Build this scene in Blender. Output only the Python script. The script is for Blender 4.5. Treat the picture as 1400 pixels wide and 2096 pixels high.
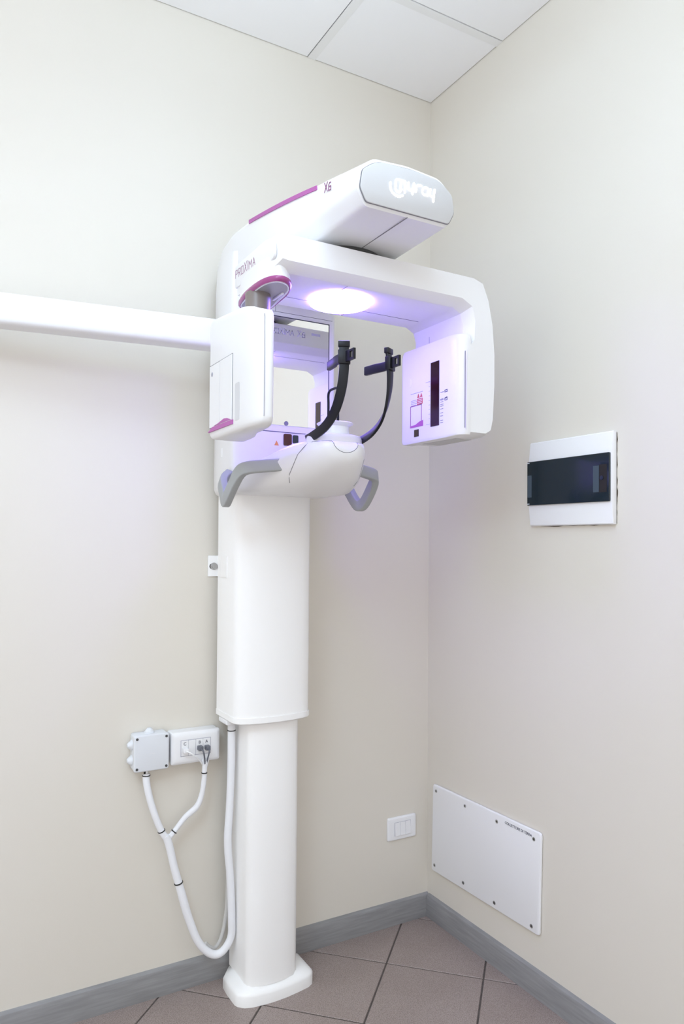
import bpy, bmesh, math, random
from mathutils import Vector, Matrix

for o in list(bpy.data.objects):
    bpy.data.objects.remove(o, do_unlink=True)
scene = bpy.context.scene
COL = scene.collection
R = math.radians

# ------------------------------------------------------------------ camera
YAW, PITCH, ROLL = R(60.36584), R(1.03175), R(0.39961)
FPX, CYPX = 1499.359, 1082.625
fw = Vector((math.cos(YAW)*math.cos(PITCH), math.sin(YAW)*math.cos(PITCH), math.sin(PITCH)))
r0 = Vector((math.sin(YAW), -math.cos(YAW), 0)); u0 = r0.cross(fw)
rr = r0*math.cos(ROLL) + u0*math.sin(ROLL)
uu = -r0*math.sin(ROLL) + u0*math.cos(ROLL)
cd = bpy.data.cameras.new('camera'); cam = bpy.data.objects.new('camera', cd); COL.objects.link(cam)
M = Matrix((rr, uu, -fw)).transposed().to_4x4(); M.translation = Vector((-1.60216, -2.17340, 1.34439))
cam.matrix_world = M
cd.sensor_fit = 'HORIZONTAL'; cd.sensor_width = 36.0
cd.lens = FPX/1400*36.0; cd.shift_y = (CYPX-1048)/1400
cd.clip_start = 0.05; cd.clip_end = 50
scene.camera = cam

# ------------------------------------------------------------------ world, lights, exposure
w = bpy.data.worlds.new('world'); scene.world = w; w.use_nodes = True
w.node_tree.nodes['Background'].inputs[0].default_value = (1.0, 0.982, 0.968, 1)
w.node_tree.nodes['Background'].inputs[1].default_value = 0.85
vs = scene.view_settings
vs.view_transform = 'Standard'; vs.look = 'None'; vs.gamma = 1.0; vs.use_curve_mapping = False
vs.exposure = 0.58
H = 2.97
# box lights added out of view to brighten walls, corner and ceiling (x, y, z of the underside, emission strength, half width); they are built further down
ADDED_LIGHTS = [(-2.15, -1.85, 2.45, 10.5, .30), (-0.98, -1.05, 2.66, 6.5, .20)]
ADDED_LIGHT_COLOUR = (0.67, 0.86, 1.07)
HEAD_LAMP = 28.0         # emission of the violet lamp under the gantry

# ------------------------------------------------------------------ materials
def mat(name, col, rough=0.5, metal=0.0, spec=0.5, noise=None, bump=None, coat=0.0, emit=None, trans=0.0, alpha=None):
    m = bpy.data.materials.new(name); m.use_nodes = True
    nt = m.node_tree; b = nt.nodes['Principled BSDF']
    b.inputs['Base Color'].default_value = (*col, 1); b.inputs['Roughness'].default_value = rough
    b.inputs['Metallic'].default_value = metal; b.inputs['Specular IOR Level'].default_value = spec
    b.inputs['Coat Weight'].default_value = coat
    b.inputs['Transmission Weight'].default_value = trans
    if emit:
        b.inputs['Emission Color'].default_value = (*emit[0], 1); b.inputs['Emission Strength'].default_value = emit[1]
    if noise or bump:
        tc = nt.nodes.new('ShaderNodeTexCoord'); mp = nt.nodes.new('ShaderNodeMapping')
        nt.links.new(tc.outputs['Object'], mp.inputs['Vector'])
    if noise:            # (scale, colour2, low, high, stretch)
        mp.inputs['Scale'].default_value = noise[4] if len(noise) > 4 else (1, 1, 1)
        n = nt.nodes.new('ShaderNodeTexNoise'); n.inputs['Scale'].default_value = noise[0]; n.inputs['Detail'].default_value = 5
        nt.links.new(mp.outputs['Vector'], n.inputs['Vector'])
        cr = nt.nodes.new('ShaderNodeValToRGB')
        cr.color_ramp.elements[0].position = noise[2]; cr.color_ramp.elements[1].position = noise[3]
        cr.color_ramp.elements[0].color = (*col, 1); cr.color_ramp.elements[1].color = (*noise[1], 1)
        nt.links.new(n.outputs['Fac'], cr.inputs['Fac']); nt.links.new(cr.outputs['Color'], b.inputs['Base Color'])
    if bump:             # (scale, strength, distance)
        n2 = nt.nodes.new('ShaderNodeTexNoise'); n2.inputs['Scale'].default_value = bump[0]; n2.inputs['Detail'].default_value = 4
        nt.links.new(mp.outputs['Vector'], n2.inputs['Vector'])
        bp = nt.nodes.new('ShaderNodeBump'); bp.inputs['Strength'].default_value = bump[1]; bp.inputs['Distance'].default_value = bump[2]
        nt.links.new(n2.outputs['Fac'], bp.inputs['Height']); nt.links.new(bp.outputs['Normal'], b.inputs['Normal'])
    return m

WALL = mat('cream_wall_paint', (0.715, 0.678, 0.604), 0.6, noise=(1.5, (0.722, 0.686, 0.613), 0.35, 0.7), bump=(160, 0.05, 0.002))
CEIL = mat('ceiling_panel_white', (0.93, 0.93, 0.935), 0.7, bump=(300, 0.05, 0.001))
GRID = mat('ceiling_grid_white', (0.86, 0.86, 0.85), 0.45)
DARKGAP = mat('dark_gap', (0.03, 0.03, 0.03), 0.9)
def tile_material():
    m = mat('speckled_floor_tile', (0.30, 0.245, 0.225), 0.42, spec=0.4)
    nt = m.node_tree; b = nt.nodes['Principled BSDF']
    tc = nt.nodes.new('ShaderNodeTexCoord')
    n1 = nt.nodes.new('ShaderNodeTexNoise'); n1.inputs['Scale'].default_value = 420; n1.inputs['Detail'].default_value = 2
    n2 = nt.nodes.new('ShaderNodeTexNoise'); n2.inputs['Scale'].default_value = 5; n2.inputs['Detail'].default_value = 3
    nt.links.new(tc.outputs['Object'], n1.inputs['Vector']); nt.links.new(tc.outputs['Object'], n2.inputs['Vector'])
    cr = nt.nodes.new('ShaderNodeValToRGB'); e = cr.color_ramp.elements
    e[0].position = 0.30; e[0].color = (0.20, 0.155, 0.14, 1); e[1].position = 0.62; e[1].color = (0.40, 0.335, 0.31, 1)
    nt.links.new(n1.outputs['Fac'], cr.inputs['Fac'])
    mx = nt.nodes.new('ShaderNodeMix'); mx.data_type = 'RGBA'; mx.blend_type = 'MULTIPLY'; mx.inputs['Factor'].default_value = 0.35
    cr2 = nt.nodes.new('ShaderNodeValToRGB'); cr2.color_ramp.elements[0].color = (0.72, 0.68, 0.66, 1); cr2.color_ramp.elements[0].position = 0.3; cr2.color_ramp.elements[1].position = 0.7
    nt.links.new(n2.outputs['Fac'], cr2.inputs['Fac'])
    nt.links.new(cr.outputs['Color'], mx.inputs[6]); nt.links.new(cr2.outputs['Color'], mx.inputs[7])
    nt.links.new(mx.outputs[2], b.inputs['Base Color'])
    return m
TILE = tile_material()
GROUT = mat('dark_grout', (0.085, 0.07, 0.065), 0.9, noise=(60, (0.13, 0.11, 0.10), 0.4, 0.8))
SKIRT = mat('grey_wood_skirting', (0.235, 0.235, 0.24), 0.45, noise=(9, (0.30, 0.30, 0.305), 0.35, 0.7, (1, 1, 12)), bump=(40, 0.05, 0.002))
WHITE = mat('white_machine_plastic', (0.80, 0.80, 0.81), 0.32, spec=0.4)
PANELW = mat('light_grey_front_panel', (0.57, 0.57, 0.575), 0.6, spec=0.2)
WHITE2 = mat('white_column_paint', (0.93, 0.928, 0.92), 0.30, spec=0.45)
OFFW = mat('white_wall_plastic', (0.84, 0.845, 0.86), 0.4)
PVC = mat('pale_grey_pvc', (0.72, 0.745, 0.78), 0.45)
SEAM = mat('seam_shadow_gap', (0.20, 0.20, 0.22), 0.8)
GREYH = mat('grey_handle_plastic', (0.35, 0.365, 0.37), 0.45)
BLACK = mat('black_strap_plastic', (0.008, 0.008, 0.011), 0.42, spec=0.3)
PURPLE = mat('purple_trim_gloss', (0.30, 0.05, 0.20), 0.25, spec=0.6)
LILAC = mat('purple_print', (0.42, 0.10, 0.36), 0.4)
PRINT = mat('grey_purple_print', (0.27, 0.09, 0.21), 0.5)
GREYPRINT = mat('grey_print', (0.38, 0.38, 0.45), 0.5)
DARKPRINT = mat('dark_print', (0.06, 0.06, 0.09), 0.5)
REDPRINT = mat('red_print', (0.55, 0.12, 0.10), 0.5)
YELLOW = mat('orange_warning_print', (0.75, 0.32, 0.08), 0.5)
SLIT = mat('dark_red_window', (0.022, 0.003, 0.006), 0.08, spec=0.3)
REDWIN = mat('red_filter_window', (0.06, 0.008, 0.01), 0.15)
STEEL = mat('screw_steel', (0.5, 0.5, 0.5), 0.3, metal=1.0)
DSCREW = mat('dark_screw', (0.06, 0.06, 0.06), 0.5)
PLATEG = mat('grey_cover_plate', (0.30, 0.285, 0.29), 0.3, spec=0.6)
MIRROR = mat('mirror_glass', (0.93, 0.93, 0.95), 0.02, metal=1.0)
FABRIC = mat('white_braided_sleeve', (0.82, 0.83, 0.86), 0.8, bump=(500, 0.25, 0.001))
CABLE = mat('pale_grey_cable', (0.62, 0.61, 0.59), 0.5)
TIE = mat('black_zip_tie', (0.015, 0.015, 0.015), 0.5)
SMOKED = mat('smoked_blue_door', (0.004, 0.014, 0.024), 0.12, spec=0.5, coat=0.3)
SMOKEDG = mat('smoked_grey_part', (0.05, 0.075, 0.10), 0.3)
LAMPM = mat('violet_lamp_diffuser', (0.9, 0.9, 0.95), 0.4, emit=((0.26, 0.16, 1.0), HEAD_LAMP))
LOGO = mat('lit_logo', (0.9, 0.9, 0.95), 0.4, emit=((0.93, 0.91, 1.0), 2.6))
LIGHTM = mat('added_light_emitter', (0.9, 0.9, 0.9), 0.5, emit=((0.95, 0.98, 1.0), 3.0))
TRANSL = mat('translucent_white_plastic', (0.85, 0.86, 0.9), 0.3, spec=0.5)

# ------------------------------------------------------------------ helpers
WORLD_ORIGIN = {}
def link(name, me, m, parent=None, centre=True, smooth=None):
    if m is not None: me.materials.append(m)
    if smooth:
        for p in me.polygons: p.use_smooth = True
        me.set_sharp_from_angle(angle=R(smooth))
    o = bpy.data.objects.new(name, me); COL.objects.link(o)
    c = Vector((0, 0, 0))
    if centre and len(me.vertices):
        xs = [v.co for v in me.vertices]
        c = Vector([(min(v[i] for v in xs)+max(v[i] for v in xs))/2 for i in range(3)])
        if parent is None: c.z = min(v.z for v in xs)
        me.transform(Matrix.Translation(-c))
    base = WORLD_ORIGIN[parent.name] if parent else Vector((0, 0, 0))
    o.location = c-base
    if parent: o.parent = parent
    WORLD_ORIGIN[o.name] = c
    return o
def fin(bm, name):
    bmesh.ops.recalc_face_normals(bm, faces=bm.faces)
    me = bpy.data.meshes.new(name); bm.to_mesh(me); bm.free(); return me
def thing(name, loc, label, cat, group=None):
    o = bpy.data.objects.new(name, None); COL.objects.link(o); o.location = loc; o.empty_display_size = 0.05
    WORLD_ORIGIN[o.name] = Vector(loc)
    o['label'] = label; o['category'] = cat
    if group: o['group'] = group
    return o
def bevel(bm, edges, r, seg=3):
    if r > 0: bmesh.ops.bevel(bm, geom=list(edges), offset=r, offset_type='OFFSET', segments=seg, profile=0.5, affect='EDGES', clamp_overlap=True)
def add_box(bm, x0, x1, y0, y1, z0, z1):
    v = [bm.verts.new(p) for p in ((x0, y0, z0), (x1, y0, z0), (x1, y1, z0), (x0, y1, z0), (x0, y0, z1), (x1, y0, z1), (x1, y1, z1), (x0, y1, z1))]
    for f in ((0, 3, 2, 1), (4, 5, 6, 7), (0, 1, 5, 4), (1, 2, 6, 5), (2, 3, 7, 6), (3, 0, 4, 7)): bm.faces.new([v[i] for i in f])
def box(name, x0, x1, y0, y1, z0, z1, m, parent=None, r=0.0, seg=3):
    bm = bmesh.new(); add_box(bm, x0, x1, y0, y1, z0, z1)
    if r: bevel(bm, bm.edges, r, seg)
    return link(name, fin(bm, name), m, parent, smooth=40 if r else None)
AX = {'x': (1, 2, 0), 'y': (0, 2, 1), 'z': (0, 1, 2)}
def p3(axis, u, v, t):
    a, b, c = AX[axis]; p = [0, 0, 0]; p[a] = u; p[b] = v; p[c] = t; return p
def prism(name, pts, axis, a, b, m, parent=None, r=0.0, seg=3, only_caps=True, smooth=40):
    bm = bmesh.new()
    A = [bm.verts.new(p3(axis, u, v, a)) for u, v in pts]; B = [bm.verts.new(p3(axis, u, v, b)) for u, v in pts]
    bm.faces.new(A); bm.faces.new(B[::-1]); n = len(pts)
    for i in range(n): bm.faces.new((A[i], B[i], B[(i+1) % n], A[(i+1) % n]))
    bmesh.ops.recalc_face_normals(bm, faces=bm.faces)
    if r:
        caps = [e for e in bm.edges if (e.verts[0] in A) == (e.verts[1] in A)]
        bevel(bm, caps if only_caps else bm.edges, r, seg)
    return link(name, fin(bm, name), m, parent, smooth=smooth)
def rounded(pts, r, n=5):
    """round the corners of a 2D polygon"""
    out = []; N = len(pts)
    for i in range(N):
        p = Vector(pts[i]); a = Vector(pts[i-1]); b = Vector(pts[(i+1) % N])
        ri = r[i] if isinstance(r, (list, tuple)) else r
        da = (a-p); db = (b-p); la = min(ri, da.length*0.48); lb = min(ri, db.length*0.48)
        if ri <= 0: out.append(tuple(p)); continue
        s = p+da.normalized()*la; e = p+db.normalized()*lb
        for k in range(n+1):
            t = k/n; out.append(tuple((1-t)**2*s+2*t*(1-t)*p+t*t*e))
    return out
def rrect(u0, u1, v0, v1, r, n=5):
    return rounded([(u0, v0), (u1, v0), (u1, v1), (u0, v1)], r, n)
def loft(name, rings, m, parent=None, smooth=40, caps=True):
    bm = bmesh.new(); V = [[bm.verts.new(p) for p in ring] for ring in rings]; n = len(rings[0])
    for k in range(len(V)-1):
        for i in range(n): bm.faces.new((V[k][i], V[k][(i+1) % n], V[k+1][(i+1) % n], V[k+1][i]))
    if caps: bm.faces.new(V[0]); bm.faces.new(V[-1][::-1])
    return link(name, fin(bm, name), m, parent, smooth=smooth)
def cr_path(pts, n=8):
    P = [Vector(p) for p in pts]; P = [2*P[0]-P[1]]+P+[2*P[-1]-P[-2]]; out = []
    for i in range(1, len(P)-2):
        a, b, c, d = P[i-1:i+3]
        for k in range(n):
            t = k/n; out.append(0.5*((2*b)+(c-a)*t+(2*a-5*b+4*c-d)*t*t+(-a+3*b-3*c+d)*t**3))
    out.append(P[-2]); return out
def sweep(bm, path, section, up=(0, 0, 1), scale=None):
    """sweep a closed 2D section (list of (s, t)); s runs along the side axis, t along the other normal"""
    rings = []; N = len(path); up = Vector(up); side = None
    for i, p in enumerate(path):
        tg = (path[min(i+1, N-1)]-path[max(i-1, 0)]).normalized()
        if side is None: side = tg.cross(up).normalized()
        else: side = (side-tg*side.dot(tg)).normalized()
        nn = side.cross(tg).normalized(); sc = scale[i] if scale else 1
        rings.append([bm.verts.new(p+side*s*sc+nn*t*sc) for s, t in section])
    n = len(section)
    for k in range(N-1):
        for i in range(n): bm.faces.new((rings[k][i], rings[k][(i+1) % n], rings[k+1][(i+1) % n], rings[k+1][i]))
    bm.faces.new(rings[0]); bm.faces.new(rings[-1][::-1])
def circ(r, n=12, r2=None):
    return [(r*math.cos(2*math.pi*i/n), (r2 or r)*math.sin(2*math.pi*i/n)) for i in range(n)]
def tube(name, pts, r, m, parent=None, n=12, steps=8, section=None, up=(0, 0, 1), scale_fn=None):
    bm = bmesh.new(); path = cr_path(pts, steps) if steps > 1 else [Vector(p) for p in pts]
    sc = [scale_fn(i/(len(path)-1)) for i in range(len(path))] if scale_fn else None
    sweep(bm, path, section or circ(r, n), up, sc)
    return link(name, fin(bm, name), m, parent, smooth=50)
def cyl(name, c, axis, r, h, m, parent=None, n=24, rim=0.0):
    """cylinder from c along axis by h"""
    i, j, k = AX[axis]; pts = [(c[i]+r*math.cos(2*math.pi*q/n), c[j]+r*math.sin(2*math.pi*q/n)) for q in range(n)]
    return prism(name, pts, axis, c[k], c[k]+h, m, parent, r=rim, seg=2)
def strokes(name, lines, width, org, eu, ev, m, parent=None, depth=0.0008, rnd=False):
    """flat lettering: polylines in (u, v), laid on the plane at org with axes eu, ev, raised by depth"""
    bm = bmesh.new(); org = Vector(org); eu = Vector(eu); ev = Vector(ev); nn = eu.cross(ev).normalized()
    def P(q, t): return org+eu*q[0]+ev*q[1]+nn*t
    def poly(q):
        A = [bm.verts.new(P(k, 0)) for k in q]; B = [bm.verts.new(P(k, depth)) for k in q]; n = len(q)
        bm.faces.new(A[::-1]); bm.faces.new(B)
        for i in range(n): bm.faces.new((A[i], A[(i+1) % n], B[(i+1) % n], B[i]))
    for L in lines:
        for a, b in zip(L[:-1], L[1:]):
            d = Vector((b[0]-a[0], b[1]-a[1])); d.normalize(); s = Vector((-d.y, d.x))*width/2; x = Vector((0, 0)) if rnd else d*width*0.5
            poly([Vector(a)-x-s, Vector(b)+x-s, Vector(b)+x+s, Vector(a)-x+s])
        if rnd:
            for a in L: poly([(a[0]+width/2*math.cos(2*math.pi*k/12), a[1]+width/2*math.sin(2*math.pi*k/12)) for k in range(12)])
    return link(name, fin(bm, name), m, parent)
G = {'P': (.62, [[(0, 0), (0, 1), (.62, 1), (.62, .48), (0, .48)]]),
     'R': (.62, [[(0, 0), (0, 1), (.62, 1), (.62, .48), (0, .48)], [(.3, .48), (.62, 0)]]),
     'O': (.68, [[(0, 0), (.68, 0), (.68, 1), (0, 1), (0, 0)]]),
     'X': (.78, [[(0, 0), (.78, 1.25)], [(0, 1.25), (.78, 0)]]),
     'I': (.0, [[(0, 0), (0, 1.25)]]),
     'M': (.85, [[(0, 0), (0, 1), (.42, .42), (.85, 1), (.85, 0)]]),
     'A': (.75, [[(0, 0), (.37, 1), (.75, 0)], [(.16, .34), (.6, .34)]]),
     '6': (.6, [[(.6, 1), (.25, 1), (0, .7), (0, 0), (.6, 0), (.6, .5), (0, .5)]]),
     ' ': (.35, [])}
def word(txt, h, gap=0.28):
    out = []; u = 0
    for ch in txt:
        wd, L = G[ch]
        out += [[((u+a)*h, b*h) for a, b in l] for l in L]; u += wd+gap
    return out, (u-gap)*h
def font_text(name, body, size, org, eu, ev, m, parent, depth=0.0006, width=None):
    cu = bpy.data.curves.new('lettering', 'FONT'); cu.body = body; cu.size = size; cu.extrude = depth/2; cu.resolution_u = 3
    if width: cu.space_character = width
    t = bpy.data.objects.new('lettering_source', cu); COL.objects.link(t)
    dg = bpy.context.evaluated_depsgraph_get(); me = bpy.data.meshes.new_from_object(t.evaluated_get(dg))
    bpy.data.objects.remove(t, do_unlink=True)
    eu = Vector(eu); ev = Vector(ev); nn = eu.cross(ev)
    me.materials.clear()
    mx = Matrix((eu, ev, nn)).transposed().to_4x4(); mx.translation = Vector(org)+nn*depth/2; me.transform(mx)
    return link(name, me, m, parent)

# ------------------------------------------------------------------ the room
X0, Y0 = -3.25, -3.40
def struct(o): o['kind'] = 'structure'; return o
struct(box('wall_left', X0-0.1, 0.1, 0, 0.1, -0.02, H+0.12, WALL))
struct(box('wall_right', 0, 0.1, Y0-0.1, 0, -0.02, H+0.12, WALL))
floor = struct(box('floor', X0, 0, Y0, 0, -0.08, -0.0025, GROUT))
def clip(poly, f):
    out = []
    for i in range(len(poly)):
        a, b = poly[i-1], poly[i]; fa, fb = f(a), f(b)
        if (fa >= 0) != (fb >= 0):
            t = fa/(fa-fb); out.append((a[0]+(b[0]-a[0])*t, a[1]+(b[1]-a[1])*t))
        if fb >= 0: out.append(b)
    return out
PITCHT = 0.432; OD, OS = 0.3235, -0.0605     # grout lines x-y = OD-k*PITCHT, x+y = OS-k*PITCHT
g2 = 0.0052/2*math.sqrt(2)
full_tile = None
random.seed(4)
for i in range(-8, 9):
    for j in range(0, 17):
        d1 = OD+i*PITCHT-g2; d0 = OD+(i-1)*PITCHT+g2; s1 = OS+PITCHT-j*PITCHT-g2; s0 = OS+PITCHT-(j+1)*PITCHT+g2
        q = [((s+d)/2, (s-d)/2) for d, s in ((d0, s0), (d1, s0), (d1, s1), (d0, s1))]
        cc = ((s0+s1+d0+d1)/4, (s0+s1-d0-d1)/4)
        inside = all(X0 < a < 0 and Y0 < b < 0 for a, b in q)
        for fn in (lambda p: -0.001-p[0], lambda p: p[0]-X0-0.001, lambda p: -0.001-p[1], lambda p: p[1]-Y0-0.001):
            if q: q = clip(q, fn)
        if len(q) < 3: continue
        area = abs(sum(q[k-1][0]*q[k][1]-q[k][0]*q[k-1][1] for k in range(len(q))))/2
        if area < 0.0004: continue
        if inside and full_tile:
            o = full_tile.copy(); COL.objects.link(o); o.parent = floor
            o.location = Vector((cc[0], cc[1], -0.0028))-WORLD_ORIGIN['floor']; o.rotation_euler = (0, 0, random.choice((0, 1, 2, 3))*math.pi/2)
        else:
            o = prism('tile', q, 'z', -0.0056, 0.0, TILE, floor, r=0.0012, seg=1, smooth=None)
            if inside: full_tile = o
# suspended ceiling
ceiling = struct(box('ceiling', X0, 0, Y0, 0, H+0.03, H+0.1, DARKGAP))  # slab above the panels, coloured near black to put shade in the gaps
xb = [0.0]; x = -0.497
while x > X0: xb.append(x); x -= 0.60
yb = [0.0]; y = -0.372
while y > Y0: yb.append(y); y -= 0.60
for x in xb[1:]: box('grid_bar', x-0.014, x+0.014, Y0, 0, H-0.001, H+0.004, GRID, ceiling)
for k, y in enumerate(yb[1:]):
    for a, b in zip(xb, xb[1:]+[X0]):
        box('grid_bar', max(b+(0.014 if b > X0 else 0), X0), a-(0.014 if a < 0 else 0), y-0.014, y+0.014, H-0.001, H+0.004, GRID, ceiling)
for a, b in zip(xb, xb[1:]+[X0]):
    for c, d in zip(yb, yb[1:]+[Y0]):
        xr = a-(0.0175 if a < 0 else 0.0025); xl = b+(0.0145 if b > X0 else 0); yr = c-(0.0175 if c < 0 else 0.0025); yl = d+(0.0145 if d > Y0 else 0)
        box('ceiling_panel', xl, xr, yl, yr, H+0.0, H+0.004, CEIL, ceiling)
for k, (lx, ly, lz, lw, lh) in enumerate(ADDED_LIGHTS):
    t = thing('added_box_light', (lx, ly, H), ['larger unseen box light added at the left to light the room', 'smaller unseen box light added to brighten the upper corner'][k], 'ceiling light', 'added unseen lights')
    box('added_glow_box', lx-lh, lx+lh, ly-lh, ly+lh, lz, lz+.09, LIGHTM, t, r=.012).data.materials[0] = mat('added_light_glow', (.9, .9, .9), .5, emit=(ADDED_LIGHT_COLOUR, lw))
    for a, b in ((-.12, -.12), (.12, -.12), (.12, .12), (-.12, .12)): cyl('added_light_rod', (lx+a, ly+b, lz+.088), 'z', .004, H-lz-.088, STEEL, t, n=8)
# skirting boards, moulded top
SK = [(0, 0), (-0.014, 0), (-0.014, 0.066), (-0.011, 0.075), (-0.004, 0.0795), (0, 0.08)]
def skirting(name, axis, a, b, off, sgn):
    pts = [(off+sgn*-p[0]*-1 if False else off+sgn*p[0], p[1]) for p in SK]
    return struct(prism(name, pts, axis, a, b, SKIRT, smooth=30))
skirting('baseboard_left', 'x', X0, 0.0, 0.0, 1)
skirting('baseboard_right', 'y', Y0, -0.0142, 0.0, 1)

# ------------------------------------------------------------------ dental x-ray machine
XC = -0.70
MC = thing('dental_x_ray_machine', (-0.69, -0.11, 0), 'tall white panoramic dental x-ray machine on a column by the wall', 'x-ray machine')
# base
def ringz(pts, z): return [(a, b, z) for a, b in pts]
def inset(pts, d, c=None):
    c = c or (sum(p[0] for p in pts)/len(pts), sum(p[1] for p in pts)/len(pts)); out = []
    for a, b in pts:
        v = Vector((a-c[0], b-c[1])); L = v.length; v = v*(max(L-d, 0)/L); out.append((c[0]+v.x, c[1]+v.y))
    return out
bp = [(-.770, -.018), (-.803, -.062), (-.805, -.100), (-.803, -.158), (-.798, -.170), (-.783, -.185), (-.760, -.193), (-.723, -.198), (-.690, -.199), (-.650, -.197), (-.610, -.191), (-.575, -.184), (-.558, -.174), (-.549, -.158), (-.549, -.062), (-.580, -.018)]
bc = (-.68, -.105)
loft('base', [ringz(bp, 0.0), ringz(bp, 0.028), ringz(inset(bp, .003, bc), 0.034), ringz(inset(bp, .008, bc), 0.038), ringz(inset(bp, .03, bc), 0.050)], WHITE2, MC, smooth=35)
# columns
LX = -.688
low = [(-.083, -.03), (-.083, -.150), (-.079, -.163), (-.066, -.174), (-.035, -.181), (0, -.184), (.035, -.181), (.066, -.174), (.079, -.163), (.083, -.150), (.083, -.03)]
prism('lower_column', [(LX+a, b) for a, b in low], 'z', 0.045, 0.84, WHITE2, MC)
upc = [(-.122, -.03), (-.122, -.160), (-.118, -.176), (-.106, -.191), (-.080, -.201), (-.04, -.208), (0, -.210), (.04, -.208), (.080, -.201), (.106, -.191), (.118, -.176), (.122, -.160), (.122, -.03)]
UX = -.698
uc = prism('upper_column', [(UX+a, b) for a, b in upc], 'z', 0.833, 1.49, WHITE2, MC)
loft('lower_lip', [ringz([(UX+a*.97, b*.985) for a, b in upc], 0.814), ringz([(UX+a*1.015, b*1.012) for a, b in upc], 0.818), ringz([(UX+a*1.015, b*1.012) for a, b in upc], 0.834)], WHITE2, uc, smooth=35)
box('cable_guide', UX-.1225, UX-.098, -.120, -.050, 0.800, 0.8145, OFFW, uc, r=0.003)
# wall bracket
br = prism('wall_bracket', [(-.8425, -.001), (-.8425, -.0045), (-.8065, -.0045), (-.8045, -.006), (-.8035, -.070), (-.8195, -.1), (-.8235, -.1), (-.8235, -.060), (-.8085, -.035), (-.8085, -.001)][:0] or
           [(-.8425, -.001), (-.8425, -.005), (-.812, -.005), (-.8225, -.060), (-.8225, -.110), (-.8165, -.110), (-.8165, -.06), (-.806, -.001)], 'z', 1.236, 1.300, WHITE2, MC, smooth=None)
cyl('bolt', (-.8230, -.0049, 1.2668), 'y', 0.0085, -0.006, STEEL, br, n=6)
cyl('washer', (-.8240, -.0049, 1.2668), 'y', 0.0115, -0.0016, STEEL, br, n=20)
cyl('bolt_slot', (-.8300, -.0049, 1.2668), 'y', 0.0085, -0.0006, DSCREW, br, n=16)

# carriage (the body that slides on the column and carries mirror, boom and chin rest)
cp = rounded([(-.165, -.256), (-.165, -.130), (-.135, -.025), (.135, -.025), (.165, -.130), (.165, -.256)], [.02, .05, .02, .02, .05, .02], 4)
cpl = [(XC+a, b) for a, b in cp]
car = loft('carriage', [ringz(inset(cpl, .02), 1.478), ringz(inset(cpl, .006), 1.486), ringz(cpl, 1.50), ringz(cpl, 2.10), ringz(inset(cpl, .004), 2.16)], WHITE, MC, smooth=40)
mr = prism('mirror', rrect(XC-.137, XC+.137, 1.680, 1.992, .004, 3), 'y', -.2562, -.2580, MIRROR, car, smooth=None)
bm = bmesh.new()
for a in ((XC-.139, XC+.139, 1.992, 1.9945), (XC-.1395, XC-.137, 1.678, 1.9945), (XC+.137, XC+.1395, 1.678, 1.9945)): add_box(bm, a[0], a[1], -.2585, -.2555, a[2], a[3])
link('mirror_edge', fin(bm, 'e'), DARKPRINT, car)
L, wd = word('PROXIMA X6', 0.0135, 0.30)
strokes('mirror_lettering', L, 0.0022, (-.643-wd, -.2581, 1.944), (1, 0, 0), (0, 0, 1), GREYPRINT, car, 0.0004)
box('mirror_badge', -.6205, -.592, -.2585, -.2580, 1.953, 1.960, GREYPRINT, car)
cyl('sensor_dot', (-.7006, -.2581, 1.686), 'y', 0.0065, -0.0012, SEAM, car)
box('seam', XC-.139, -.6367, -.2566, -.2550, 1.6592, 1.6612, DARKPRINT, car)
box('seam', XC-.15, XC+.15, -.2564, -.2550, 2.006, 2.0072, SEAM, car)
box('seam', -.737, -.7360, -.2564, -.2550, 2.0072, 2.05, SEAM, car)
prism('laser_window', rrect(-.708, -.682, 1.622, 1.656, .005, 4), 'y', -.2558, -.2585, REDWIN, car, smooth=None)
prism('laser_window', rrect(-.679, -.661, 1.630, 1.654, .004, 4), 'y', -.2558, -.2585, SMOKED, car, smooth=None)
prism('warning_sign', [(-.737, 1.6205), (-.722, 1.6205), (-.7295, 1.635)], 'y', -.2559, -.2564, YELLOW, car, smooth=None)
box('side_slot', XC-.1655, XC-.163, -.185, -.168, 1.585, 1.612, OFFW, car, r=0.001, seg=1)

# boom: the overhead arm
def boom_ring(y, w, zb, zt, top_in, bot_in, zmid_b, zmid_t):
    h = [(-w+bot_in, zb), (-w-.001, zmid_b), (-w, zmid_t), (-w+top_in*.55, zt-.012), (-w+top_in, zt), (0, zt+.006)]
    full = h+[(-a, b) for a, b in h[::-1][1:]]
    full = rounded(full+[(0, zb)], .010, 3)
    return [(XC+a, y, b) for a, b in full]
brs = [boom_ring(-.869, .119, 2.060, 2.150, .040, .018, 2.088, 2.122),
       boom_ring(-.862, .1255, 2.0535, 2.160, .040, .018, 2.086, 2.128),
       boom_ring(-.69, .131, 2.052, 2.190, .040, .020, 2.088, 2.158),
       boom_ring(-.47, .142, 2.052, 2.226, .042, .022, 2.09, 2.192),
       boom_ring(-.33, .150, 2.052, 2.246, .042, .022, 2.09, 2.210),
       boom_ring(-.20, .152, 2.052, 2.254, .042, .022, 2.09, 2.217),
       boom_ring(-.12, .150, 2.052, 2.246, .042, .022, 2.09, 2.206),
       boom_ring(-.06, .142, 2.06, 2.215, .045, .022, 2.09, 2.172),
       boom_ring(-.022, .130, 2.07, 2.165, .045, .022, 2.09, 2.13)]
boom = loft('boom', brs, WHITE, MC, smooth=35)
fp = [(-.812, 2.0575), (-.8275, 2.087), (-.8215, 2.1265), (-.797, 2.1455), (-.777, 2.154), (-.70, 2.160), (-.623, 2.154), (-.603, 2.1455), (-.5785, 2.1265), (-.5725, 2.087), (-.588, 2.0575)]
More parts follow.
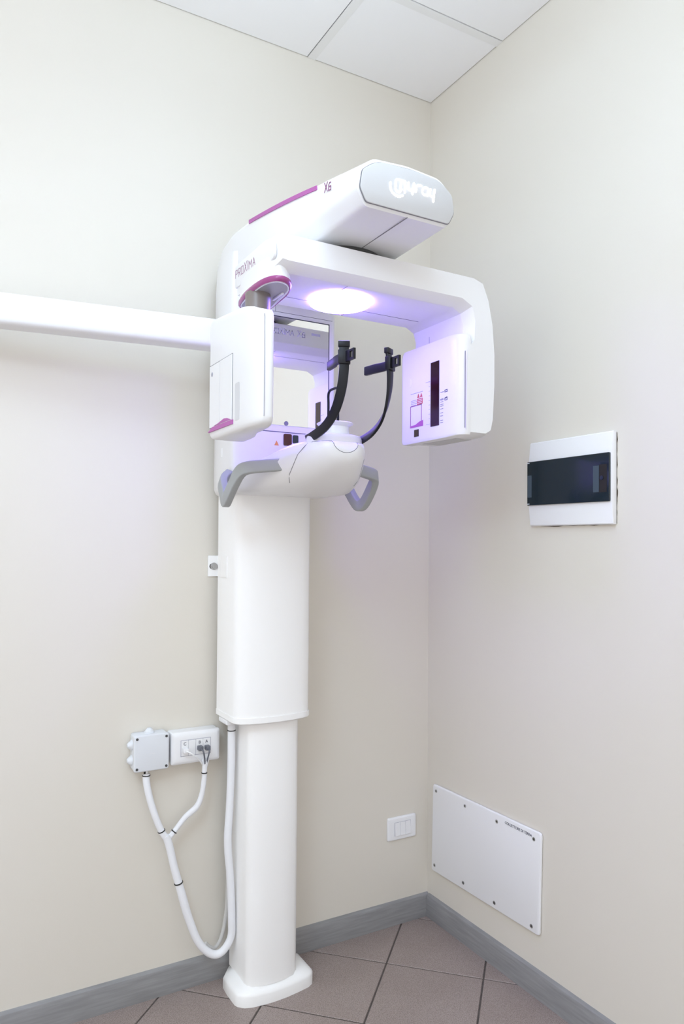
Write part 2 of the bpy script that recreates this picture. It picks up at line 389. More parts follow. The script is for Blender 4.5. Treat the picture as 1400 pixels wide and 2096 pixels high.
fpan = prism('front_panel', rounded(inset(fp, .004, (-.70, 2.107)), .007, 3), 'y', -.8685, -.8725, PANELW, boom, r=0.003, seg=2)
prism('panel_gap', rounded(inset(fp, .0025, (-.70, 2.107)), .007, 3), 'y', -.8680, -.8697, SEAM, boom, smooth=None)
box('seam', XC-.0007, XC+.0007, -.866, -.60, 2.0512, 2.0525, SEAM, boom)
LG = {'smile': [(-0.749, 2.1143), (-0.7494, 2.1043), (-0.7452, 2.0944), (-0.7365, 2.0893), (-0.7268, 2.0885), (-0.717, 2.0931)], 'm1': [(-0.736, 2.1076), (-0.734, 2.1234), (-0.7205, 2.1251), (-0.7117, 2.125), (-0.7106, 2.1203), (-0.7122, 2.1006)], 'm2': [(-0.7211, 2.1226), (-0.723, 2.109)], 'sm2': [(-0.7356, 2.1031), (-0.7312, 2.0978), (-0.7247, 2.0992), (-0.7204, 2.106)], 'y1': [(-0.7018, 2.1252), (-0.7024, 2.1122), (-0.6984, 2.1086), (-0.6929, 2.1118), (-0.69, 2.1153)], 'y1b': [(-0.6878, 2.1269), (-0.6917, 2.1019)], 'r': [(-0.6828, 2.1096), (-0.6811, 2.1202), (-0.6773, 2.1254), (-0.6683, 2.1265)], 'a': [(-0.6512, 2.108), (-0.649, 2.1216), (-0.6547, 2.1258), (-0.6626, 2.122), (-0.6653, 2.1139), (-0.6614, 2.1083), (-0.6546, 2.1094)], 'y2': [(-0.6433, 2.1249), (-0.6444, 2.1134), (-0.6409, 2.1095), (-0.634, 2.1121)], 'y2b': [(-0.6318, 2.1267), (-0.6356, 2.0986)]}
strokes('lit_logo', [[(p.x, p.y) for p in cr_path([(a+.70, b, 0) for a, b in cr], 5)] for cr in LG.values()], 0.0034, (-.70, -.8725, 0), (1, 0, 0), (0, 0, 1), LOGO, boom, 0.0012, rnd=True)
# purple strip and model badge on the boom's side (both sides of the machine carry them)
def side_x(y):
    tab = [(-.862, .1255), (-.69, .131), (-.47, .142), (-.33, .150), (-.20, .152)]
    for (a, wa), (b, wb) in zip(tab[:-1], tab[1:]):
        if a <= y <= b: return wa+(wb-wa)*(y-a)/(b-a)
    return tab[-1][1]
def boom_strip(z_of_y, half, ys, m, name, proud):
    bm = bmesh.new(); prev = None
    for y in ys:
        zc = z_of_y(y); q = []
        for s, d in ((-half, 0.0), (half, 0.0), (half, proud), (-half, proud)):
            q.append(bm.verts.new((XC-side_x(y)+.001-d, y, zc+s)))
        if prev:
            for i in range(4): bm.faces.new((prev[i], prev[(i+1) % 4], q[(i+1) % 4], q[i]))
        else: bm.faces.new(q)
        prev = q
    bm.faces.new(prev[::-1])
    return link(name, fin(bm, name), m, boom)
zs = lambda y: 2.212+(y+.33)*0.10-0.13*(y+.33)**2
boom_strip(zs, .0050, [-.33-.36*k/16 for k in range(17)], LILAC, 'purple_strip', .0025)
bz = lambda y: 2.1385+(y+.755)*0.17
boom_strip(bz, .0130, [-.722-.075*k/4 for k in range(5)], OFFW, 'model_badge', .0018)
L, wd = word('X6', 0.0165, 0.32)
strokes('badge_lettering', L, 0.0022, (XC-side_x(-.73)-.0015, -.728, 2.1325), (0.03, -1, -.17), (0, 0, 1), PRINT, boom, 0.0006)
# pivot between boom and gantry
cyl('pivot', (XC, -.57, 2.030), 'z', 0.105, 0.03, DSCREW, MC, n=40)

# gantry: the c-shaped arm that turns under the boom
Mp = [(-.934, 1.957), (-.934, 2.020), (-.926, 2.036), (-.895, 2.042), (-.370, 2.039), (-.338, 2.030), (-.318, 1.985), (-.304, 1.920), (-.297, 1.840), (-.297, 1.760), (-.302, 1.665), (-.310, 1.634), (-.330, 1.622), (-.402, 1.622), (-.405, 1.640), (-.405, 1.840), (-.392, 1.860), (-.392, 1.915), (-.400, 1.940), (-.425, 1.953), (-.850, 1.953), (-.900, 1.953)]
Fp = [(-.921, 1.974), (-.921, 2.012), (-.914, 2.024), (-.885, 2.032), (-.375, 2.031), (-.345, 2.022), (-.326, 1.980), (-.312, 1.918), (-.305, 1.840), (-.305, 1.760), (-.310, 1.669), (-.317, 1.640), (-.334, 1.630), (-.395, 1.630), (-.400, 1.640), (-.398, 1.840), (-.374, 1.870), (-.372, 1.922), (-.382, 1.956), (-.415, 1.972), (-.850, 1.972), (-.905, 1.972)]
def mixp(t): return [(a[0]+(b[0]-a[0])*t, a[1]+(b[1]-a[1])*t) for a, b in zip(Mp, Fp)]
rg = []
for y, t in ((-.700, 1.06), (-.6985, 1.0), (-.677, .06), (-.672, 0), (-.468, 0), (-.463, .06), (-.4415, 1.0), (-.440, 1.06)):
    rg.append([(a, y, b) for a, b in mixp(t)])
gan = loft('gantry', rg, WHITE, MC, smooth=32)
prism('end_cover', rounded([(-.452, 1.9775), (-.640, 1.9715), (-.690, 1.9775), (-.690, 2.016), (-.655, 2.033), (-.452, 2.033)], [.004, .02, .012, .012, .02, .004], 4), 'x', -.930, -.9372, WHITE, gan, r=.0022, seg=2)
L, wd = word('PROXIMA', 0.0185, 0.40)
strokes('lettering', L, 0.0013, (-.9372, -.458, 2.0015), (0, -1, -.045), (0, 0, 1), PRINT, gan, 0.0005)
# left stub of the gantry with its purple rim
st = [(-.930, -.452), (-.945, -.52), (-.950, -.595), (-.947, -.655), (-.930, -.690), (-.905, -.689), (-.880, -.664), (-.864, -.61), (-.855, -.49), (-.870, -.455)]
st = rounded(st, .03, 4); sc_ = (-.905, -.57)
loft('gantry_end', [ringz(inset(st, .004, sc_), 1.985), ringz(inset(st, .002, sc_), 1.945), ringz(st, 1.938)], WHITE, gan, smooth=40)
loft('purple_rim', [ringz(inset(st, -.0015, sc_), 1.9395), ringz(inset(st, -.003, sc_), 1.936), ringz(inset(st, -.003, sc_), 1.931), ringz(inset(st, .002, sc_), 1.927), ringz(inset(st, .006, sc_), 1.929)], PURPLE, gan, smooth=60)
loft('rim_liner', [ringz(inset(st, .0055, sc_), 1.930), ringz(inset(st, .006, sc_), 1.9265), ringz(inset(st, .010, sc_), 1.9265), ringz(inset(st, .012, sc_), 1.929)], WHITE, gan, smooth=60)
loft('bottom_plate', [ringz(inset(st, .012, sc_), 1.930), ringz(inset(st, .012, sc_), 1.9282)], PLATEG, gan, smooth=None)
box('plate_clip', -.885, -.879, -.62, -.565, 1.924, 1.929, OFFW, gan, r=.001, seg=1)
# seams on the gantry's underside
box('seam', -.88, -.43, -.5305, -.5295, 1.9523, 1.954, SEAM, gan)
box('seam', -.7385, -.7375, -.672, -.5305, 1.9523, 1.954, SEAM, gan)
box('seam', -.6405, -.6395, -.5295, -.47, 1.9523, 1.954, SEAM, gan)
box('seam', -.3925, -.391, -.5305, -.5295, 1.886, 1.925, SEAM, gan)
# violet lamp
NL = 48; lr = []
for k, (rad, z) in enumerate(((.0800, 1.954), (.0800, 1.949), (.077, 1.945), (.068, 1.9415), (.054, 1.939), (.036, 1.9375), (.016, 1.937))):
    lr.append([(XC+rad*math.cos(2*math.pi*i/NL), -.57+rad*math.sin(2*math.pi*i/NL), z) for i in range(NL)])
lamp = loft('lamp', lr, LAMPM, gan, smooth=60); lamp['label'] = 'round glowing violet-white lamp under the arm'

# tube head on the right limb
th = rounded([(-.420, -.432), (-.420, -.678), (-.398, -.7005), (-.385, -.7005), (-.385, -.432)], [.012, .03, .012, 0, 0], 5)
tube_head = loft('tube_head', [ringz(inset(th, .010), 1.6215), ringz(inset(th, .003), 1.6240), ringz(th, 1.631), ringz(th, 1.868), ringz(inset(th, .003), 1.880), ringz(inset(th, .010), 1.886)], WHITE, MC, smooth=40)
tx = -.4200
prism('slit_window', [(-.576, 1.657), (-.613, 1.657), (-.613, 1.830), (-.576, 1.830)], 'x', tx+.001, tx-.0012, SLIT, tube_head, smooth=None)
prism('indicator_window', [(-.5, 1.6385), (-.5207, 1.6385), (-.5207, 1.6582), (-.5, 1.6582)], 'x', tx+.001, tx-.0012, SLIT, tube_head, smooth=None)
EU, EV = (0, -1, 0), (0, 0, 1)      # reading direction on the inner face
def on_head(name, lines, wdt, m, d=0.0005): return strokes(name, [[(-a, b) for a, b in l] for l in lines], wdt, (tx, 0, 0), EU, EV, m, tube_head, d)
on_head('label_frame', [[(-.4815, 1.668), (-.4815, 1.7255), (-.533, 1.7255), (-.533, 1.668)]], .0022, PRINT)
prism('label_foot', [(-.480, 1.6655), (-.541, 1.6655), (-.541, 1.681), (-.525, 1.679), (-.505, 1.672), (-.480, 1.671)], 'x', tx+.001, tx-.0009, LILAC, tube_head, smooth=None)
prism('warning_label', [(-.512, 1.727), (-.5385, 1.727), (-.5385, 1.743), (-.512, 1.743)], 'x', tx+.001, tx-.0006, REDPRINT, tube_head, smooth=None)
on_head('warning_text', [[(-.515, z), (-.5355, z)] for z in (1.7305, 1.735, 1.7395)], .0014, OFFW, .0009)
for y in (-.5185, -.532): prism('warning_triangle', [(y+.0058, 1.7455), (y-.0058, 1.7455), (y, 1.7575)], 'x', tx+.001, tx-.0006, REDPRINT, tube_head, smooth=None)
on_head('small_print', [[(-.484, z), (-.484-q, z)] for z, q in ((1.741, .024), (1.7365, .026), (1.732, .025), (1.7275, .022))]+[[(-.4825, 1.7605), (-.538, 1.7605)]], .0015, GREYPRINT)
on_head('scale_marks', [[(-.567, 1.68+k*.0125), (-.572, 1.68+k*.0125)] for k in range(9)]+[[(-.556, 1.6655), (-.573, 1.6655)], [(-.553, 1.781), (-.572, 1.781)]], .0010, GREYPRINT)
on_head('scale_marks', [[(-.619, z), (-.619-q, z)] for z, q in ((1.743, .013), (1.7245, .012), (1.722, .012), (1.717, .011), (1.7105, .012), (1.706, .012), (1.6985, .011), (1.688, .010), (1.680, .010), (1.668, .010), (1.662, .010))], .0012, DARKPRINT)
on_head('scale_symbols', [[(-.6375, z), (-.6475, z), (-.6475, z+.005), (-.6375, z+.005), (-.6375, z)] for z in (1.741, 1.7195)]+[[(-.6375, 1.724+.0015), (-.6475, 1.727)]], .0016, DARKPRINT)
prism('round_sticker', [(-.4775+.0, 1.793+.013), (-.4775, 1.793-.013), (-.484, 1.793-.0105), (-.4875, 1.793), (-.484, 1.793+.0105)], 'x', tx+.001, tx-.0006, OFFW, tube_head, smooth=None)
# printed plates under the tube head
prism('rating_plate', [(-.392, -.50), (-.332, -.50), (-.332, -.64), (-.385, -.64)], 'z', 1.6232, 1.6206, GREYPRINT, tube_head, smooth=None).data.materials[0] = mat('rating_plate_grey', (0.55, 0.55, 0.55), 0.5)
strokes('small_print', [[(-.412+k*.004, -.47-k*.002), (-.412+k*.004, -.63)] for k in range(4)], .0009, (0, 0, 1.6213), (1, 0, 0), (0, -1, 0), GREYPRINT, tube_head, 0.0003).scale = (1, -1, 1)
box('seam', -.4045, -.4035, -.7016, -.6995, 1.640, 1.838, SEAM, tube_head)

# sensor unit hanging from the gantry's left end
sp = rounded([(-.995, -.432), (-.997, -.690), (-.985, -.738), (-.962, -.742), (-.953, -.730), (-.925, -.60), (-.905, -.52), (-.905, -.432)], [.012, .06, .016, .008, .01, .03, .02, .012], 4)
scn = (-.955, -.58)
def topz(pts, dz):
    tab = [(-.75, 1.836), (-.735, 1.842), (-.70, 1.856), (-.65, 1.868), (-.58, 1.879), (-.50, 1.887), (-.42, 1.890)]; out = []
    for a, b in pts:
        z = tab[0][1]
        for (ya, za), (yb, zb) in zip(tab[:-1], tab[1:]):
            if ya <= b <= yb: z = za+(zb-za)*(b-ya)/(yb-ya)
        out.append((a, b, z+dz))
    return out
sen = loft('sensor_unit', [ringz(inset(sp, .022, scn), 1.594), ringz(inset(sp, .010, scn), 1.597), ringz(inset(sp, .003, scn), 1.604), ringz(sp, 1.614), topz(sp, -.016), topz(inset(sp, .003, scn), -.006), topz(inset(sp, .010, scn), 0)], WHITE, MC, smooth=40)
cyl('neck', (-.926, -.575, 1.862), 'z', 0.030, 0.068, mat('brown_grey_neck', (0.20, 0.17, 0.155), 0.35), sen, n=32)
def sx(y): return -.9955-(0.002)*(-.432-y)/.258
def on_sensor(name, lines, wdt, m, d=0.0006): return strokes(name, [[(-a, b) for a, b in l] for l in lines], wdt, (-.9968, 0, 0), (0.0077, -1, 0), EV, m, sen, d)
sd = [(-.4435, 1.621), (-.4435, 1.7755), (-.5985, 1.7755), (-.5985, 1.621)]
prism('service_door', [(-.445, 1.622), (-.514, 1.622), (-.514, 1.774), (-.445, 1.774)], 'x', -.990, -.9976, WHITE, sen, r=0.0006, seg=1, smooth=None)
prism('service_door', [(-.5175, 1.622), (-.597, 1.622), (-.597, 1.774), (-.5175, 1.774)], 'x', -.990, -.9982, WHITE, sen, r=0.0006, seg=1, smooth=None)
prism('door_gap', [(-.4435, 1.6205), (-.5985, 1.6205), (-.5985, 1.7755), (-.4435, 1.7755)], 'x', -.990, -.9970, SEAM, sen, smooth=None)
cyl('door_lock', (-.9974, -.463, 1.752), 'x', .0055, -.001, GREYPRINT, sen, n=18)
prism('purple_corner', [(-.437, 1.6120), (-.6035, 1.6120), (-.6035, 1.6220), (-.470, 1.6220)], 'x', -.990, -.9990, LILAC, sen, smooth=None)
prism('purple_corner', [(-.480, 1.6235), (-.595, 1.6235), (-.570, 1.630), (-.550, 1.632), (-.530, 1.629), (-.505, 1.6255)], 'x', -.990, -.9990, LILAC, sen, smooth=None)
prism('grip_recess', rrect(-.643, -.614, 1.617, 1.702, .006, 4), 'x', -.990, -.9969, mat('recess_grey', (0.62, 0.62, 0.64), 0.5), sen, smooth=None)
box('seam', -.9795, -.9789, -.7402, -.735, 1.612, 1.832, GREYPRINT, sen)

# cephalometric arm to the left
A0 = Vector((-.855, -.205, 1.926)); A1 = Vector((-2.10, -.055, 1.926))
sec = rrect(-.036, .036, -.0405, .0405, .016, 4)
bm = bmesh.new(); sweep(bm, [A0+(A1-A0)*t for t in (0, .06, .5, 1)], sec, up=(0, 0, 1))
arm = link('side_arm', fin(bm, 'side_arm'), WHITE, MC, smooth=40)
js = []
for x_, hh, dd in ((-.860, .045, .041), (-.872, .0445, .0405), (-.880, .0412, .0367)):
    js.append([(x_, -.202+s, 1.926+t) for s, t in rrect(-dd, dd, -hh, hh, .018, 4)])
loft('arm_joint', js, WHITE, arm, smooth=40)

# chin rest platform
def chin_ring(y, wt, wm, wb, zt, zm, zb):
    h = [(-wt*.55, zt), (-wt, zt-.003), (-(wt*.4+wm*.6), (zt+zm)/2+.006), (-wm, zm), (-(wm*.6+wb*.4), zm*.35+zb*.65), (-wb, zb+.004), (-wb*.6, zb)]
    full = h+[(-a, b) for a, b in h[::-1]]
    return [(XC+a, y, b) for a, b in full]
cr_ = [chin_ring(-.245, .070, .158, .146, 1.572, 1.528, 1.476),
       chin_ring(-.30, .075, .164, .148, 1.578, 1.528, 1.475),
       chin_ring(-.36, .080, .158, .138, 1.586, 1.530, 1.4755),
       chin_ring(-.42, .084, .147, .118, 1.595, 1.536, 1.477),
       chin_ring(-.48, .084, .126, .088, 1.599, 1.548, 1.484),
       chin_ring(-.53, .078, .098, .060, 1.599, 1.562, 1.500),
       chin_ring(-.57, .068, .077, .042, 1.598, 1.570, 1.522),
       chin_ring(-.595, .052, .058, .028, 1.595, 1.574, 1.542),
       chin_ring(-.605, .032, .034, .016, 1.590, 1.576, 1.556)]
chin = loft('chin_rest', cr_, WHITE, MC, smooth=60)
def lathe(name, c, prof, m, parent, n=32, squash=1.0):
    rings = [[(c[0]+r_*math.cos(2*math.pi*i/n), c[1]+r_*squash*math.sin(2*math.pi*i/n), z) for i in range(n)] for r_, z in prof]
    return loft(name, rings, m, parent, smooth=45)
lathe('strap_hub', (XC, -.545), [(.076, 1.590), (.076, 1.604), (.073, 1.612), (.060, 1.616)], WHITE, chin, squash=.72)
lathe('chin_cup', (XC, -.548), [(.038, 1.560), (.040, 1.60), (.037, 1.612), (.035, 1.636), (.045, 1.642), (.047, 1.6445), (.044, 1.6465), (.030, 1.644)], TRANSL, chin)
# temple straps
for s in (-1, 1):
    path = [(XC+s*.066, -.522, 1.6035), (XC+s*.070, -.560, 1.6065), (XC+s*.069, -.622, 1.622), (XC+s*.068, -.668, 1.652), (XC+s*.066, -.694, 1.695), (XC+s*.064, -.704, 1.745), (XC+s*.062, -.700, 1.800)]
    a = R(30)*s
    wv = Vector((math.cos(R(30)), s*math.sin(R(30)), 0))     # wide direction of the band
    bm = bmesh.new(); P = cr_path(path, 7); rings = []
    for i, p in enumerate(P):
        tg = (P[min(i+1, len(P)-1)]-P[max(i-1, 0)]).normalized()
        ay = abs(tg.y); wide = Vector((.90-.62*ay, 0, 0))+Vector((0, -tg.z, tg.y))*(-s*(.44+.5*ay))
        sd_ = (wide-tg*wide.dot(tg)).normalized(); nn = sd_.cross(tg).normalized()
        rings.append([bm.verts.new(p+sd_*u+nn*v) for u, v in rrect(-.0115, .0115, -.0035, .0035, .002, 2)])
    for k in range(len(rings)-1):
        for i in range(len(rings[0])): bm.faces.new((rings[k][i], rings[k][(i+1) % len(rings[0])], rings[k+1][(i+1) % len(rings[0])], rings[k+1][i]))
    bm.faces.new(rings[0]); bm.faces.new(rings[-1][::-1])
    strap = link('temple_strap', fin(bm, 'strap'), BLACK, MC, smooth=40)
    top = Vector(path[-1]); wn = Vector((-wv.y, wv.x, 0))
    def obox(name, c, hu, hv, z0, z1, r=.002, u=wv, v=wn):
        bm = bmesh.new(); add_box(bm, -hu, hu, -hv, hv, z0, z1); bevel(bm, bm.edges, r, 2)
        mx = Matrix((u, v, Vector((0, 0, 1)))).transposed().to_4x4(); mx.translation = Vector((c[0], c[1], 0))
        bm.transform(mx); return link(name, fin(bm, name), BLACK, strap, smooth=40)
    obox('cap', top, .0138, .0062, 1.798, 1.812)
    q = P[-7]
    obox('slider', q, .0145, .0075, 1.757, 1.790)
    # padded rest running back along the head, with a slotted tab in front
    x_in = q.x-s*.006
    pad = [(q.x, q.y+.004), (q.x-s*.004, q.y+.038), (q.x-s*.010, q.y+.052), (q.x-s*.016, q.y+.094), (q.x-s*.007, q.y+.097), (q.x-s*.0, q.y+.058), (q.x+s*.005, q.y+.040), (q.x+s*.008, q.y+.004)]
    prism('temple_pad', pad, 'z', 1.762, 1.784, BLACK, strap, r=.002, seg=2)
    bm = bmesh.new()
    for z0, z1, y0, y1 in ((1.761, 1.766, q.y-.044, q.y-.004), (1.781, 1.786, q.y-.044, q.y-.004), (1.766, 1.781, q.y-.044, q.y-.038), (1.766, 1.781, q.y-.026, q.y-.004)):
        add_box(bm, q.x-s*.002-.003, q.x-s*.002+.003, y0, y1, z0, z1)
    link('slotted_tab', fin(bm, 'tab'), BLACK, strap)
# bite loop behind the straps
tube('bite_loop', [(XC, -.512, 1.640), (XC, -.512, 1.70), (XC, -.511, 1.722), (XC, -.516, 1.733), (XC, -.530, 1.736), (XC, -.556, 1.7355), (XC, -.562, 1.730), (XC, -.563, 1.70), (XC, -.563, 1.64)], .0034, BLACK, chin, n=8)
# front cover seams
from mathutils.bvhtree import BVHTree
_me = chin.data; _co = [v.co+WORLD_ORIGIN[chin.name] for v in _me.vertices]
BVH = BVHTree.FromPolygons(_co, [tuple(p.vertices) for p in _me.polygons])
def hit(o_, d_):
    h = BVH.ray_cast(Vector(o_), Vector(d_)); return h[0]
def chin_seam(cast, n=10):
    pts = [p for p in (cast(k/n) for k in range(n+1)) if p is not None]
    if len(pts) > 2: tube('seam', pts, .0008, SEAM, chin, n=6, steps=1)
chin_seam(lambda t: hit((-1.3, -.552+.070*t, 1.590-.095*t), (1, 0, 0)))
chin_seam(lambda t: hit((-.1, -.552+.070*t, 1.590-.095*t), (-1, 0, 0)))
for q in (-1, 1): chin_seam(lambda t: hit((XC+q*(.036+.038*t), -1.2, 1.5935-.002*t), (0, 1, 0)))
chin_seam(lambda t: hit((XC+.036*math.cos(math.pi*(1+t)), -1.2, 1.594+.028*math.sin(math.pi*(1+t))), (0, 1, 0)), 14)

# handles
for s in (-1, 1):
    path = [(s*.108, -.476, 1.541), (s*.150, -.4535, 1.5375), (s*.190, -.432, 1.532), (s*.204, -.414, 1.521), (s*.209, -.385, 1.493), (s*.211, -.352, 1.463), (s*.209, -.333, 1.452), (s*.206, -.318, 1.454), (s*.202, -.300, 1.472), (s*.196, -.268, 1.508), (s*.168, -.240, 1.530)]
    bm = bmesh.new(); P = cr_path([(XC+a, b, c) for a, b, c in path], 4)
    rings = []
    for i, p in enumerate(P):
        tg = (P[min(i+1, len(P)-1)]-P[max(i-1, 0)]).normalized()
        t_ = min(1, i/16)
        out = Vector((s*(.45+.55*t_), -.9*(1-t_), 0)).normalized()
        sd_ = (out-tg*out.dot(tg)).normalized(); nn = sd_.cross(tg).normalized()
        rings.append([bm.verts.new(p+sd_*u+nn*v) for u, v in rrect(-.010, .010, -.0160, .0160, .004, 3)])
    n = len(rings[0])
    for k in range(len(rings)-1):
        for i in range(n): bm.faces.new((rings[k][i], rings[k][(i+1) % n], rings[k+1][(i+1) % n], rings[k+1][i]))
    bm.faces.new(rings[0]); bm.faces.new(rings[-1][::-1])
    link('handle', fin(bm, 'handle'), GREYH, MC, smooth=45)

# ------------------------------------------------------------------ junction box and socket box on the left wall
JB = thing('junction_box', (-1.02, -.0005, .682), 'square grey-white junction box with four dark screws on the left wall', 'junction box')
prism('body', rrect(-1.073, -.973, .680, .783, .008, 4), 'y', -.0006, -.038, PVC, JB, r=.002, seg=2)
prism('lid', rrect(-1.074, -.972, .679, .784, .008, 4), 'y', -.0385, -.0525, PVC, JB, r=.004, seg=3)
for a, b in ((-1.0655, .6885), (-.9805, .6885), (-1.0655, .7745), (-.9805, .7745)):
    cyl('screw', (a, -.0523, b), 'y', .0038, -.0012, DSCREW, JB, n=14)
def grommet(c, axis, sgn):
    k = AX[axis][2]; i, j = AX[axis][:2]; rings = []
    for r_, t in ((.0155, 0), (.0145, .004), (.0115, .006), (.0105, .009), (.0075, .011), (.006, .014)):
        ring = []
        for q in range(20):
            p = [0, 0, 0]; p[i] = c[i]+r_*math.cos(q*math.pi/10); p[j] = c[j]+r_*math.sin(q*math.pi/10); p[k] = c[k]+sgn*t; ring.append(p)
        rings.append(ring)
    return loft('cable_grommet', rings, PVC, JB, smooth=40)
for z in (.708, .752): grommet((-1.0725, -.021, z), 'x', -1)
grommet((-1.023, -.021, .7825), 'z', 1)
box('moulded_mark', -1.030, -1.014, -.0529, -.0524, .7285, .7292, OFFW, JB)
SB = thing('socket_box', (-.887, -.0005, .683), 'white surface socket box with modules lettered C, B and A', 'socket box')
loft('back_box', [[(a, y, b) for a, b in rrect(-.964+i_, -.815-i_, .683+i_, .777-i_, .007, 4)] for y, i_ in ((-.0006, 0), (-.034, .001))], OFFW, SB)
loft('cover_frame', [[(a, y, b) for a, b in rrect(-.965+i_, -.814-i_, .682+i_, .778-i_, .007, 4)] for y, i_ in ((-.0345, 0), (-.044, .001), (-.049, .006), (-.051, .012), (-.0512, .02))], OFFW, SB, smooth=30)
for a, b in ((-.9360, -.9145), (-.9135, -.8920), (-.8910, -.8690), (-.8685, -.8465)):
    box('module', a, b, -.0528, -.0505, .7085, .7535, OFFW, SB, r=.0006, seg=1)
bm = bmesh.new(); add_box(bm, -.9375, -.845, -.0516, -.051, .707, .755)
link('module_gap', fin(bm, 'module_gap'), GREYPRINT, SB)
for ch, x_ in (('C', -.9295), ('B', -.8835), ('A', -.8625)):
    font_text('lettering', ch, .0125, (x_, -.0528, .7400), (1, 0, 0), (0, 0, 1), DARKPRINT, SB)

# ------------------------------------------------------------------ cable harness
CH = thing('cable_harness', (-.86, -.08, .10), 'white braided cable sleeve forking in a Y to the two wall boxes', 'cable')
wob = lambda f, a: (lambda t: 1+a*math.sin(f*t*6.28)+.6*a*math.sin(2.3*f*t*6.28+1))
main = [(-.792, -.085, .799), (-.792, -.085, .674), (-.795, -.083, .545), (-.799, -.081, .44), (-.790, -.082, .33), (-.785, -.083, .215), (-.787, -.082, .155), (-.815, -.079, .118), (-.848, -.075, .121), (-.884, -.070, .163), (-.912, -.064, .236), (-.929, -.060, .297), (-.939, -.056, .335), (-.953, -.052, .387), (-.966, -.048, .446), (-.976, -.046, .482)]
tube('sleeve', main, .0112, FABRIC, CH, n=14, scale_fn=lambda t: 1.02+.10*math.exp(-((t-.73)/.05)**2)+.02*math.sin(t*40))
tube('sleeve_branch', [(-.972, -.046, .470), (-.986, -.045, .490), (-1.004, -.043, .531), (-1.022, -.038, .589), (-1.032, -.032, .640), (-1.032, -.027, .665)], .0098, FABRIC, CH, n=14, scale_fn=lambda t: .95+.12*t)
tube('sleeve_branch', [(-.974, -.046, .468), (-.951, -.046, .492), (-.920, -.047, .526), (-.886, -.050, .553), (-.872, -.053, .588), (-.866, -.056, .634), (-.866, -.057, .655)], .0075, FABRIC, CH, n=14, scale_fn=lambda t: 1.0+.22*math.exp(-((t-.45)/.15)**2))
loft('frayed_end', [[(-.866+r_*math.cos(q*math.pi/6)+dx, -.057+r_*math.sin(q*math.pi/6), z+(.006*((q*5) % 3)-.003 if z > .68 else 0)) for q in range(12)] for r_, z, dx in ((.0072, .650, 0), (.0078, .668, .001), (.0115, .690, .003))], FABRIC, CH, smooth=None)
def tie(c, d, r_):
    d = Vector(d).normalized(); a = d.orthogonal().normalized(); b = d.cross(a); bm = bmesh.new(); N = 20; rings = []
    for q in range(N):
        v = a*math.cos(2*math.pi*q/N)+b*math.sin(2*math.pi*q/N)
        rings.append([bm.verts.new(Vector(c)+v*(r_+i)+d*j) for i, j in ((-.001, -.0014), (.0012, -.0014), (.0012, .0014), (-.001, .0014))])
    for k in range(N):
        for i in range(4): bm.faces.new((rings[k][i], rings[k][(i+1) % 4], rings[(k+1) % N][(i+1) % 4], rings[(k+1) % N][i]))
    return link('zip_tie', fin(bm, 'tie'), TIE, CH)
tie((-.792, -.085, .776), (0, 0, 1), .0114)
tie((-.941, -.056, .342), (.25, 0, -1), .0120)
tie((-.990, -.0445, .498), (.4, 0, -1), .0098)
tie((-.953, -.046, .490), (-.7, 0, -.8), .0080)
tie((-1.032, -.028, .661), (0, 0, 1), .0104)
tie((-.866, -.057, .652), (0, 0, 1), .0076)
for k, (dx, dy, m_) in enumerate(((-.004, .004, TIE), (.004, 0, CABLE), (0, -.004, OFFW))):
    tube('inner_cable', [(-1.032+dx, -.027+dy, .660), (-1.031+dx, -.026+dy, .670), (-1.030+dx, -.024+dy, .6795)], .0028, m_, CH, n=8, steps=3)
def plug(x_, z_, m_, w_, end):
    p = box('plug', x_-w_, x_+w_, -.0720, -.0529, z_-.0065, z_+.0065, m_, CH, r=.0018, seg=2)
    tube('plug_cable', [(x_, -.0705, z_), (x_+(end[0]-x_)*.25, -.0800, z_-.008), (x_+(end[0]-x_)*.7, -.0700, (z_+end[2])/2-.004), end], .0023, m_, CH, n=8)
GREYPLUG = mat('dark_grey_plug', (0.13, 0.14, 0.17), 0.35)
plug(-.9255, .7270, OFFW, .0075, (-.869, -.058, .672))
plug(-.8810, .7285, GREYPLUG, .0072, (-.865, -.060, .670))
plug(-.8585, .7270, GREYPLUG, .0068, (-.862, -.057, .672))
GC = tube('loose_cable', [(-.7790, -.0450, .80), (-.7790, -.0450, .62), (-.7795, -.0420, .50), (-.7800, -.038, .42), (-.781, -.036, .30), (-.784, -.036, .216), (-.798, -.036, .142), (-.818, -.038, .114), (-.838, -.044, .121), (-.854, -.047, .139)], .0058, CABLE, n=10)
GC['label'] = 'thin grey cable looping behind the white braided sleeve'; GC['category'] = 'cable'

# ------------------------------------------------------------------ light switch
SW = thing('light_switch', (-.1155, -.0005, .293), 'white three-gang light switch low on the wall near the corner', 'light switch')
loft('plate', [[(a, y, b) for a, b in rrect(-.176+i_, -.055-i_, .2925+i_, .3735-i_, .006, 4)] for y, i_ in ((-.0006, 0), (-.005, .0005), (-.009, .004), (-.010, .010))], OFFW, SW, smooth=30)
bm = bmesh.new(); add_box(bm, -.1495, -.0815, -.0106, -.0098, .3095, .3565); link('rocker_gap', fin(bm, 'gap'), GREYPRINT, SW)
for k in range(3):
    x_ = -.1485+k*.0222
    pts = [(-.0100, .3105), (-.0138, .3105), (-.0122, .333), (-.0112, .3555), (-.0100, .3555)]
    prism('rocker', pts, 'x', x_+.0004, x_+.0214, OFFW, SW, smooth=None)

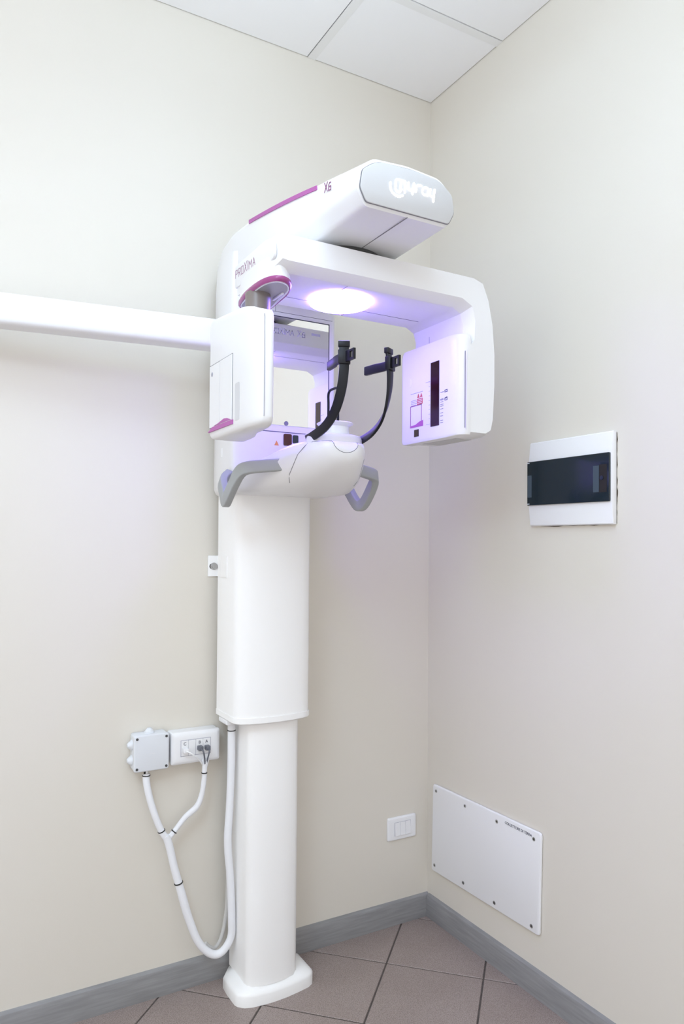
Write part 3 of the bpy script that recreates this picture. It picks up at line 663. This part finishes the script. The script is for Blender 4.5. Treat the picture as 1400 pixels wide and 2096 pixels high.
# ------------------------------------------------------------------ earth collector cover plate on the right wall
CP = thing('cover_plate', (-.0005, -.305, .178), 'large white cover plate screwed low on the right wall', 'cover plate')
cpp = rounded([(-.038, .1745), (-.568, .1835), (-.575, .4880), (-.045, .4830)], .012, 5)
prism('panel', cpp, 'x', -.0006, -.0105, OFFW, CP, r=.004, seg=3)
for a, b in ((-0.0652, 0.4623), (-0.2252, 0.4600), (-0.3828, 0.4605), (-0.5461, 0.4625), (-0.0572, 0.198), (-0.2176, 0.2008), (-0.3725, 0.2002), (-0.5368, 0.2014)):
    cyl('screw', (-.0103, a, b), 'x', .0058, -.0012, STEEL, CP, n=16)
    cyl('screw_slot', (-.0114, a, b), 'x', .0028, -.0006, DSCREW, CP, n=10)
font_text('lettering', 'COLLETTORE DI TERRA', .0117, (-.0105, -.4205, .4665), (0, -1, -.008), (0, 0, 1), DARKPRINT, CP, width=.93)

# ------------------------------------------------------------------ distribution board on the right wall
DB = thing('distribution_board', (-.0005, -.68, 1.39), 'white electrical distribution board with smoked dark blue door', 'fuse box')
y0, y1, z0, z1 = -.839, -.531, 1.397, 1.647
prism('frame', [(-.0006, z0), (-.012, z0), (-.0145, z0+.003), (-.0205, z0+.061), (-.0205, z1-.058), (-.0145, z1-.003), (-.012, z1), (-.0006, z1)], 'y', y0, y1, OFFW, DB, r=.0015, seg=2, smooth=30)
prism('door', rrect(y0+.003, y1+.0005, z0+.061, z1-.058, .003, 3), 'x', -.0200, -.0265, SMOKED, DB, r=.0012, seg=1)
prism('latch', rrect(y0+.036, y0+.056, 1.484, 1.556, .001, 2), 'x', -.0263, -.0282, SMOKEDG, DB, smooth=None)
prism('latch_recess', rrect(y0+.011, y0+.0365, 1.483, 1.558, .001, 2), 'x', -.0263, -.0270, mat('latch_dark', (.012, .010, .012), .4), DB, smooth=None)
cyl('latch_knob', (-.0268, y0+.027, 1.522), 'x', .006, -.002, SMOKED, DB, n=16)
prism('label_strip', rrect(y1-.019, y1-.002, 1.482, 1.548, .001, 2), 'x', -.0263, -.0269, SMOKEDG, DB, smooth=None)
for z_ in (1.4625, 1.585): box('hinge', -.0272, -.0262, y1-.010, y1-.0002, z_-.001, z_+.001, PVC, DB)
random.seed(11)
ys_ = [y0-.0005-.0035*random.random()**2 for k in range(26)]
prism('plaster_gap', [(y0+.01, z0+.01), (y0+.01, z1-.01)]+[(ys_[k], z1-.004-(z1-z0-.006)*k/25) for k in range(26)]+[(y0+.02+.26*k/14, z0-.0003-.003*random.random()**3) for k in range(15)], 'x', -.0004, -.0012, mat('chipped_plaster_gap', (.10, .08, .06), .9), DB, smooth=None)
